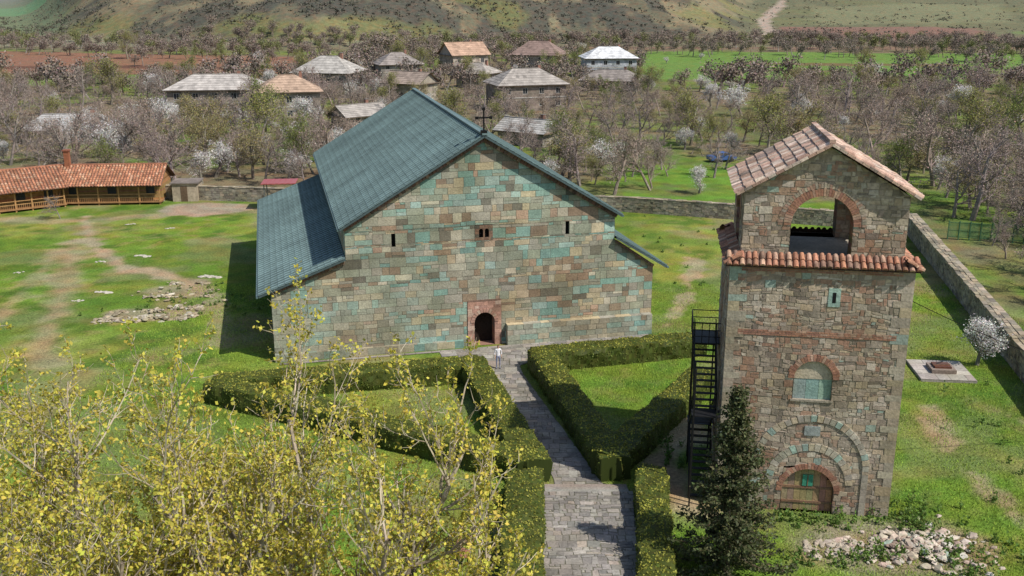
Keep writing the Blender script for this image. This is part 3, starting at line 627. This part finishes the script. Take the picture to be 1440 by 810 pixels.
    mb.box((w_*.2,.5,zt-1.2),(w_*.2+.6,1.1,zt+.7),(.28,.15,.11));mb.box((w_*.2-.06,.44,zt+.7),(w_*.2+.66,1.16,zt+.8),(.2,.18,.16))
    mb.build('roof',M_hroof,e)
for h_ in houses:house(*h_)
# ---------------------------------------------------------------- wooden lodge
lo=empty('wooden_lodge',(-49.,123.5,0),.08)
def wing(o_,w_,d,h,rh,rot):
    e=empty('wing',o_,rot);e.parent=lo;mb=MB();wc=(.36,.19,.08)
    mb.box((-w_/2,-d/2+1.4,0),(w_/2,d/2,.35),(.3,.28,.25))
    for z in np.arange(.35,h,.2):mb.box((-w_/2,-d/2+1.5,z),(w_/2,d/2,z+.19),tuple(q*random.uniform(.75,1.15) for q in wc))
    mb.box((-w_/2-.2,-d/2-.1,.25),(w_/2+.2,-d/2+1.5,.4),(.3,.16,.07))
    for x in np.linspace(-w_/2,w_/2,6):
        mb.box((x-.08,-d/2,0),(x+.08,-d/2+.16,h),(.40,.22,.09));mb.beam((x,-d/2+.08,h-.5),(x+.5,-d/2+.08,h-.02),.08,.1,wc)
    for z in (.85,1.25):mb.box((-w_/2,-d/2+.04,z),(w_/2,-d/2+.1,z+.08),(.42,.24,.10))
    for x in np.arange(-w_/2,w_/2,.22):mb.box((x,-d/2+.05,.4),(x+.05,-d/2+.09,.9),(.38,.21,.09))
    for x in np.linspace(-w_/2+1.4,w_/2-1.4,3):mb.box((x-.5,-d/2+1.46,1.1),(x+.5,-d/2+1.5,2.2),(.04,.045,.05));mb.box((x-.58,-d/2+1.44,1.02),(x+.58,-d/2+1.47,1.1),(.5,.3,.12))
    for sx in (-1,1):mb.add([(sx*w_/2,-d/2,h),(sx*w_/2,d/2,h),(sx*w_/2,0,h+rh)],[(0,1,2)],wc)
    mb.build('timber',M_wood,e);mb=MB();pl=lambda:pick([(1,(.46,.21,.12)),(.7,(.38,.17,.10)),(.4,(.52,.31,.20))])
    L_=math.hypot(d/2+.7,rh+.3)
    for sy in (-1,1):tiles(mb,(-w_/2-.5,0,h+rh+.1),(1,0,0),(0,sy*(d/2+.7),-(rh+.3)),w_+1,L_,.36,.42,pl,.14)
    mb.beam((-w_/2-.5,0,h+rh+.2),(w_/2+.5,0,h+rh+.2),.28,.16,(.4,.18,.11));mb.build('roof_tiles',M_tile,e)
wing((0,0,0),12,6,2.6,1.7,0);wing((-10.5,-3.2,0),9,6.5,2.6,1.8,.55)
mb=MB();mb.box((-5.6,-.4,3),(-5,.2,6.2),(.34,.14,.08));mb.box((-5.7,-.5,6.2),(-4.9,.3,6.35),(.3,.12,.08));mb.build('chimney',M_stone,lo)
mb=MB();mb.box((7.2,-1.5,0),(10.2,1.5,2.2),(.36,.30,.22));mb.box((7,-1.7,2.2),(10.4,1.7,2.35),(.2,.17,.15));mb.box((8.2,-1.53,0),(9,-1.5,1.9),(.12,.08,.05));mb.build('annex',M_wall,lo)
cp=empty('red_canopy',(-27.5,118.5,0),.1);mb=MB()
for x in (-1.7,1.7):
    for y in (-1.2,1.2):mb.box((x-.06,y-.06,0),(x+.06,y+.06,3.2),(.2,.2,.2))
mb.build('posts',M_metal,cp);mb=MB()
for i in range(12):mb.box((-2+i*.335,-1.6,3.2+.02*(i%2)),(-2+(i+1)*.335-.01,1.6,3.3+.02*(i%2)),(.38,.09,.09))
mb.build('roof_sheet',M_paint,cp)
# ---------------------------------------------------------------- boundary walls
def bwall(P,th=.7,h=1.7):
    e=empty('stone_boundary_wall');mb=MB()
    for (x0,y0),(x1,y1) in zip(P[:-1],P[1:]):
        L=math.hypot(x1-x0,y1-y0);u=np.array([(x1-x0)/L,(y1-y0)/L,0]);n=np.array([-u[1],u[0],0]);o=np.array([x0,y0,0.])
        for sg in (1,-1):masonry(mb,o+n*sg*th/2,u,Zv,n*sg,-.2,h,const(0),const(L),pal_rub,(.25,.6),(.2,.36),gap=.014,dep=.04,jit=.03,back=(.27,.24,.19),split=.2)
        masonry(mb,o-n*(th/2+.06)+np.array([0,0,h+.02]),u,n,(0,0,1),0,th+.12,const(0),const(L),lambda s,z:pick([(1,(.38,.32,.235)),(.8,(.29,.26,.2)),(.3,(.2,.18,.15))]),(.4,.9),(.3,.5),gap=.02,dep=.08,jit=.03)
    mb.build('masonry',M_stone,e)
bwall([(-66,126.5),(-44,124.6),(-28,122.3),(13,117),(43.4,106.5)]);bwall([(43,107),(30.5,42)],1.1,1.9)
fe=empty('green_fence');mb=MB();
for i in range(14):
    a=i/14;x=45.5+a*14;y=103-a*4;mb.box((x-.05,y-.05,0),(x+.05,y+.05,2),(.05,.13,.07))
    for z in (.3,1.0,1.8):mb.beam((x,y,z),(x+1,y-.285,z),.04,.04,(.05,.15,.08))
    for k in range(10):mb.box((x+k*.1,y-k*.0285-.01,.25),(x+k*.1+.05,y-k*.0285+.01,1.9),(.06,.17,.09))
mb.build('panels',M_paint,fe)
# ---------------------------------------------------------------- stones
def rock(mb,c,s,col,rng,fl=.7):
    t=(1+5**.5)/2;V=np.array([(-1,t,0),(1,t,0),(-1,-t,0),(1,-t,0),(0,-1,t),(0,1,t),(0,-1,-t),(0,1,-t),(t,0,-1),(t,0,1),(-t,0,-1),(-t,0,1)],float)/1.9
    F=[(0,11,5),(0,5,1),(0,1,7),(0,7,10),(0,10,11),(1,5,9),(5,11,4),(11,10,2),(10,7,6),(7,1,8),(3,9,4),(3,4,2),(3,2,6),(3,6,8),(3,8,9),(4,9,5),(2,4,11),(6,2,10),(8,6,7),(9,8,1)]
    V=V*rng.uniform(.65,1.25,(12,1))*np.array([rng.uniform(.8,1.5),rng.uniform(.7,1.2),fl*rng.uniform(.6,1.)])*s
    a=rng.uniform(0,6.28);V[:,:2]=V[:,:2]@np.array([[math.cos(a),-math.sin(a)],[math.sin(a),math.cos(a)]]);mb.add(V+np.array(c),F,vary(col,20,rng,.08,.03))
rng=np.random.RandomState(5);mb=MB()
for i in range(420):
    a=rng.uniform(0,6.28);r_=abs(rng.normal())*.6;x=19+2.6*r_*math.cos(a);y=41.9+2.0*r_*math.sin(a);rock(mb,(x,y,max(.05,.4-.3*r_)*rng.rand()),rng.uniform(.07,.27),pick([(1,(.50,.43,.36)),(.6,(.40,.31,.26)),(.5,(.56,.52,.46)),(.12,(.27,.33,.29))]),rng)
for i in range(140):rock(mb,(rng.uniform(13.6,18),rng.uniform(41.0,42.6),.03),rng.uniform(.05,.2),(.44,.38,.31),rng)
mb.build('rubble_pile',M_stone)
mb=MB()
def footing(P,n,sc=.13):
    for i in range(n):
        k=rng.randint(0,len(P)-1);t=rng.rand();x=P[k][0]*(1-t)+P[k+1][0]*t;y=P[k][1]*(1-t)+P[k+1][1]*t
        if vn(x*.9,y*.9,5)<.33:continue
        rock(mb,(x+rng.normal()*sc*1.6,y+rng.normal()*sc*1.6,rng.uniform(-.04,.16)),rng.uniform(.09,.3),pick([(1,(.36,.31,.22)),(.6,(.28,.24,.17)),(.5,(.46,.42,.34))]),rng,.5)
footing([(-32.4,75.6),(-30,75.9),(-28.6,76.8),(-25.6,76.5)],200,.22);footing([(-25.6,76.5),(-25.4,79.2),(-28,79.0)],90);footing([(-32.4,75.6),(-31.6,78.3),(-28.4,78.1)],90)
footing([(-31,82),(-28,82.6),(-25.8,82.2)],80);footing([(-25.8,82.2),(-26.3,86)],40);footing([(-30.6,86),(-27,86.4)],60);footing([(-31.5,84),(-26.5,80)],30,.9)
mb.build('ruin_footings',M_stone)
for (x,y,s) in ((-27.4,88.6,1.),(-35,83.5,.8),(-36,81,.5),(-36,96,.8),(-39,94,.5),(-42,110,.5),(-37,108,.5),(-45,90,.4)):
    mb=MB();
    for k in range(5):rock(mb,(k*.4*s-.8,rng.normal()*.2,.02),.36*s,(.48,.45,.39),rng,.35)
    mb.build('field_stone',M_stone,loc=(x,y,0))
we=empty('concrete_well_cover',(29.2,64.6,0),-.1);mb=MB();
masonry(mb,(-1.8,-1.9,.18),(1,0,0),(0,1,0),(0,0,1),0,3.8,const(0),const(3.6),lambda s,t:pick([(1,(.42,.39,.35)),(.5,(.36,.33,.3))]),(.8,1.3),(.8,1.3),gap=.02)
mb.box((-1.8,-1.9,0),(1.8,1.9,.14),(.36,.33,.3));mb.box((-.8,-.8,.2),(.8,.7,.45),(.26,.21,.18));mb.build('slab',M_stone,we)
mb=MB();mb.box((-.55,-.5,.45),(.55,.45,.58),(.20,.09,.06));mb.beam((-.6,-.2,.6),(.5,-.1,.62),.12,.08,(.25,.15,.1));mb.beam((-.3,.1,.6),(.1,.1,.75),.05,.05,(.1,.1,.1));mb.build('hatch',M_metal,we)
be=empty('wooden_bench',(-2.1,41.3,0),1.45);mb=MB();
for i in range(4):mb.box((-.95,-.25+i*.13,.43),(.95,-.14+i*.13,.47),(.30,.14,.09))
for i in range(3):mb.box((-.95,.29,.6+i*.14),(.95,.33,.71+i*.14),(.30,.14,.09))
mb.build('slats',M_wood,be);mb=MB()
for x in (-.8,.8):
    mb.box((x-.04,-.24,0),(x+.04,-.16,.43),dc);mb.box((x-.04,.2,0),(x+.04,.28,1.0),dc);mb.box((x-.04,-.24,.38),(x+.04,.28,.425),dc)
mb.build('frame',M_metal,be)
mb=MB();a=np.array([15.,45.3,13.0]);b=np.array([34.,52.,4.2]);pr=a
for i in range(1,25):
    t=i/24;p=a+(b-a)*t;p[2]-=1.2*4*t*(1-t)*.5;mb.beam(pr,p,.035,.035,dk2);pr=p
mb.beam((34,52,0),(34,52,4.6),.12,.12,(.2,.17,.14));mb.build('power_cable',M_metal)
def car(x,y,rot,col):
    e=empty('parked_car',(x,y,float(height(x,y))),rot)
    prof=[(-2.1,.35),(-2.15,.8),(-2.0,.98),(-1.3,1.02),(-.85,1.45),(.55,1.47),(1.15,1.0),(1.95,.88),(2.15,.65),(2.1,.35)];n=len(prof);mb=MB()
    V=[(p[0],-.85+(.12 if p[1]>1.1 else 0),p[1]) for p in prof]+[(p[0],.85-(.12 if p[1]>1.1 else 0),p[1]) for p in prof]
    mb.add(V,[(i,(i+1)%n,n+(i+1)%n,n+i) for i in range(n)],col);mb.add(V,[tuple(range(n))],col);mb.add(V,[tuple(range(2*n-1,n-1,-1))],col)
    mb.build('body',M_paint,e);mb=MB()
    for s in (-1,1):
        yb,yt=s*.86,s*.755
        for xa,xb,ta,tb in ((-1.2,-.2,-.8,-.2),(-.1,.98,-.1,.5)):mb.add([(xa,yb,1.04),(xb,yb,1.04),(tb,yt,1.41),(ta,yt,1.41)],[(0,1,2,3)],(.02,.025,.03))
    mb.add([(.6,-.68,1.46),(.6,.68,1.46),(1.14,.78,1.04),(1.14,-.78,1.04)],[(0,1,2,3)],(.02,.025,.03));mb.add([(-.9,-.68,1.44),(-.9,.68,1.44),(-1.3,.78,1.06),(-1.3,-.78,1.06)],[(0,1,2,3)],(.02,.025,.03))
    mb.build('windows',M_glass,e,loc=(0.0,0,.012));mb=MB()
    for wx in (-1.35,1.3):
        for s in (-1,1):
            V=[(wx+.32*math.cos(a),s*(.7+.18*k),.32+.32*math.sin(a)) for k in (0,1) for a in np.linspace(0,6.283,17)[:-1]]
            mb.add(V,[(i,(i+1)%16,16+(i+1)%16,16+i) for i in range(16)],(.02,.02,.02));mb.add(V,[tuple(range(16,32))],(.05,.05,.05))
    mb.build('wheels',M_metal,e)
car(31.8,153,.3,(.04,.10,.30))
# ---------------------------------------------------------------- person
def person(x,y,z,rot,shirt,pants):
    J=[((0,0,.95),.135),((0,0,1.12),.125),((0,0,1.32),.15),((0,0,1.46),.07),((0,.0,1.52),.055),((0,-.01,1.62),.088),((0,-.005,1.71),.07)]
    E=[(0,1),(1,2),(2,3),(3,4),(4,5),(5,6)]
    for s in (-1,1):
        b=len(J);J+=[((s*.09,0,.88),.1),((s*.11,-.03,.5),.062),((s*.12,.01,.09),.042),((s*.13,-.13,.04),.035)];E+=[(0,b),(b,b+1),(b+1,b+2),(b+2,b+3)]
        b=len(J);J+=[((s*.18,0,1.40),.058),((s*.24,.02,1.13),.042),((s*.22,-.12,.92),.03),((s*.215,-.16,.86),.03)];E+=[(2,b),(b,b+1),(b+1,b+2),(b+2,b+3)]
    me=bpy.data.meshes.new('body');me.from_pydata([j[0] for j in J],E,[]);o=bpy.data.objects.new('body',me);S.collection.objects.link(o)
    o.modifiers.new('s','SKIN')
    for i,j in enumerate(J):me.skin_vertices[0].data[i].radius=(j[1],j[1]*.8)
    me.skin_vertices[0].data[0].use_root=True
    sb=o.modifiers.new('b','SUBSURF');sb.levels=2;sb.render_levels=2
    dg=bpy.context.evaluated_depsgraph_get();m2=bpy.data.meshes.new_from_object(o.evaluated_get(dg));bpy.data.objects.remove(o)
    e=empty('standing_person',(x,y,z),rot);V=np.array([v.co[:] for v in m2.vertices]);mb=MB();sk_=(.45,.28,.2)
    for p in m2.polygons:
        c=p.center
        col=sk_ if c.z>1.47 else shirt
        if abs(c.x)>.16 and c.z<1.05:col=sk_
        elif c.z<.95:col=pants
        if c.z<.08:col=(.05,.05,.06)
        if c.z>1.66 or (c.z>1.5 and c.y>.02):col=(.05,.03,.02)
        mb.add(V[list(p.vertices)],[tuple(range(len(p.vertices)))],col)
    for s in (-1,1):
        for k in range(5):
            a=(s*(.2+.008*k),-.15-.012*k,.865);q=(s*(.2+.01*k),-.165-.014*k,.80-.01*(k in(1,2,3)));mb.beam(a,q,.014,.014,sk_)
    for s in (-1,1):mb.box((s*.032-.01,-.1,1.635),(s*.032+.01,-.082,1.647),(.03,.02,.02));mb.box((s*.075-.008,-.015,1.61),(s*.075+.008,.015,1.66),sk_)
    mb.box((-.01,-.105,1.6),(.01,-.08,1.63),sk_);mb.box((-.022,-.098,1.578),(.022,-.08,1.586),(.35,.12,.1))
    mb.build('body',M_cloth,e,smooth=False);return e
person(-.95,65.2,.05,.2,(.75,.74,.76),(.22,.24,.34))
# ---------------------------------------------------------------- individual trees
FG=dict(n=[7,6,6,4],wan=[.08,.13,.18,.2],trop=[.05,.14,.14,.10],st=[2,0,0,9],ch=[2,1,1,0],ang=[(25,60),(25,60),(30,60),(0,0)],lr=[.52,.58,.42,.5],rr=.6,rmin=.014,tap=.62,L=11,r=.19)
for i,(x,y,L_,st) in enumerate(((-5.8,30,11.0,5),(-9.8,28,9.0,4),(-13,28.5,9.4,4),(-17.2,30,10.8,4),(-12,36,6.6,3),(-3.4,27.5,7.8,4))):
    mb,ns,nt_=tree('fg',dict(FG,L=L_),100+i,(.36,.31,.23),leaf=(.50,.45,.075),lsize=.15,per=4,spread=.075,stems=st,lean=.45,frac=.62)
    mb.build('budding_walnut_tree',[M_bark,M_twig,M_leaf],loc=(x,y,0))
inst(blos[0],'blossom_tree',32.3,66,.9)
inst(blos[1],'blossom_tree',-33,158,1.4);inst(blos[0],'blossom_tree',-37,150,1.2);inst(blos[0],'blossom_tree',24,128,.9);inst(blos[1],'blossom_tree',-58,150,1.1);inst(blos[1],'blossom_tree',-9,150,1.1)
for (x,y,s,k) in ((-38,140,1.1,0),(-30,150,1.2,1),(13,127,1.5,0),(18,130,1.35,2),(58,120,1.8,1),(52,112,1.7,3),(-64,135,1.3,2),(56,133,1.8,0),(-51.5,113,.5,1),(46,126,1.6,2),(62,100,1.6,0),(-44,132,1.2,3),(-33,134,1.2,1),(9,133,1.5,3),(31,146,.9,1),(-20,138,1.4,0),(28,139,1.0,3)):
    inst(bare[k],'bare_tree',x,y,s)
inst(green[0],'budding_tree',40,158,1.5);inst(green[2],'budding_tree',47,164,1.5);inst(green[1],'budding_tree',34,126,.8);inst(green[2],'budding_tree',7,140,1.3);inst(green[0],'budding_tree',30,170,1.4)
# spruce
mb=MB();rng=np.random.RandomState(8);H_=9.;segs=[((0,0,0),(0,0,4),.16,.1),((0,0,4),(.05,0,H_),.1,.02)];tubes(mb,segs,(.12,.09,.07),6,0,rng)
P=[];sg=[]
for z in np.arange(.6,H_-.2,.22):
    for k in range(7):
        a=rng.uniform(0,6.28);L_=(H_-z)/H_*2.6*rng.uniform(.5,1.2)+.15;dz=-.18*L_+.06;p=np.array([.02,0,z]);pr=p
        for t in np.linspace(0,1,6)[1:]:
            q=p+np.array([math.cos(a)*L_*t,math.sin(a)*L_*t,dz*math.sin(t*2.2)+.15*t*t]);sg.append((tuple(pr),tuple(q),.02,.012));
            if t>.15:
                n=int(10*L_)+7;P.append(q+rng.normal(size=(n,3))*np.array([.12,.12,.06]))
            pr=q
tubes(mb,sg,(.12,.085,.06),3,0,rng);P=np.concatenate(P);V,F=leafquads(P,.16,rng,.3);mb.add(V,F,vary((.10,.115,.05),len(P),rng,.45,.15),1)
mb.build('spruce_tree',[M_bark,M_leaf],loc=(9.5,39.6,0))
# ---------------------------------------------------------------- orchard masses
orc=empty('orchard_trees');R=random.Random(4);pts=[];tries=0
hp=[(h[0],h[1],max(h[3],h[4])*.5+.5) for h in houses]
while len(pts)<1080 and tries<50000:
    tries+=1;y=math.exp(R.uniform(math.log(78),math.log(420)));x=R.uniform(-.58,.58)*y;s=R.choice([.6,.8,.95,1.1,1.3,1.6])
    if y<130 and -68<x<(.19*(y-48)+38):continue
    if -66<x<-26 and y<134:continue
    if any(abs(x-a)<c*.75 and b-7-y*.01<y<b+c for a,b,c in hp):continue
    if 22<x<40 and 126<y<156:continue
    if y>280 and (x<-58 or x>38) and R.random()<.96:continue
    if x>60 and y<108 and R.random()<.5:continue
    if fbm(x/18,y/24,2,66)<.31:continue
    if any((x-a)**2+(y-b)**2<(1.55*(s+s2)+y*.002)**2 for a,b,s2 in pts):continue
    pts.append((x,y,s))
for x,y,s in pts:
    r_=R.random();pb=.14 if x<-20 else .09
    me=R.choice(bare) if r_<.70 else (R.choice(green) if r_<1-pb else R.choice(blos))
    if y>240 and r_<.70:me=R.choice(low[:3])
    inst(me,'orchard_tree',x,y,s*(.82 if -30<x<45 and y>150 else 1),orc)
tl=empty('distant_tree_line')
for i in range(900):
    row=R.choice([400,425,445,450,475,490,495,500]);a=R.uniform(-.56,.56);y=row+R.gauss(0,6)+20*math.sin(a*9);inst(R.choice(low),'distant_tree',a*y,y,R.uniform(.6,1.2),tl)
# hill scrub
mb=MB();rng=np.random.RandomState(9);n=16000;a=rng.uniform(-.5,.56,n);y=np.exp(rng.uniform(math.log(500),math.log(1000),n));x=a*y
k=fbm(x/18,y/34,4,41)+rng.uniform(-.18,.18,n)>.5;k&=~((a>.2)&(rng.rand(n)<.8));x,y=x[k],y[k];z=height(x,y);n=len(x);s=rng.uniform(.6,1.9,n)
per=9;Q=np.repeat(np.stack([x,y,z+s*.35],1),per,axis=0)+rng.normal(size=(n*per,3))*np.repeat(s,per)[:,None]*np.array([.6,.6,.3])
V,F=leafquads(Q,1.1,rng);mb.add(V,F,vary((.105,.10,.075),len(Q),rng,.35,.1));mb.build('hillside_scrub',M_scrub)
# ---------------------------------------------------------------- grass + weeds
rng=np.random.RandomState(12);n=230000
y=34+52*rng.rand(n)**1.3;x=rng.uniform(-28,40,n)
keep=~((x>np.interp(y,[32,47,47.6,64,70],[.4,1.5,2.2,-1.7,-4]))&(x<np.interp(y,[32,47,47.6,64,70],[5.1,6.3,5.1,.9,1])))
keep&=(fbm(x/2.2,y/2.2,3,8)+.3*rng.rand(n)>.42)
dd=dline(x,y,[(10.5,56),(8.2,51),(8.8,46)]);keep&=dd>1.0;keep&=np.hypot((x-29.2)/2,(y-64.6)/2)>1.05
cy=(-(x+16.6)*.2317+(y-66.7)*.9728);cx_=((x+16.6)*.9728+(y-66.7)*.2317);keep&=~((cy>-2)&(cx_>-.3)&(cx_<28.2))
x,y=x[keep],y[keep];n=len(x);h=rng.uniform(.05,.16,n)*(.6+.9*fbm(x/3,y/3,2,19));a=rng.uniform(0,6.28,n);ww=.022
b0=np.stack([x-np.cos(a)*ww,y-np.sin(a)*ww,np.full(n,-.01)],1);b1=np.stack([x+np.cos(a)*ww,y+np.sin(a)*ww,np.full(n,-.01)],1);tp=np.stack([x+rng.normal(size=n)*.05,y+rng.normal(size=n)*.05,h],1)
mb=MB();mb.add(np.stack([b0,b1,tp],1).reshape(-1,3),np.arange(3*n).reshape(n,3),vary((.24,.34,.05),n,rng,.45,.12));mb.build('lawn_grass',M_grass)
mb=MB();Q=[]
def clump(cx_,cy_,rx,ry,n,h):
    for i in range(n):
        x=cx_+rng.normal()*rx;y=cy_+rng.normal()*ry;k=25;Q.append(np.array([x,y,0])+np.abs(rng.normal(size=(k,3)))*np.array([.14,.14,h])*np.array([rng.choice([-1,1]),1,1]))
clump(13.5,44.2,2.2,.5,40,.25);clump(19.8,44.5,1.0,1.2,50,.3);clump(15.5,40.8,2.5,.6,60,.25);clump(21,41,1.2,1.6,40,.25);clump(30,50,2,5,40,.3);clump(9,52,.5,2,20,.2);clump(-27,80,4,3,40,.15);clump(20,96,9,8,60,.15);clump(-1.5,46,1.5,3,30,.2)
Q=np.concatenate(Q);V,F=leafquads(Q,.16,rng);mb.add(V,F,vary((.12,.20,.04),len(Q),rng,.35,.12));mb.build('weeds',M_leaf)
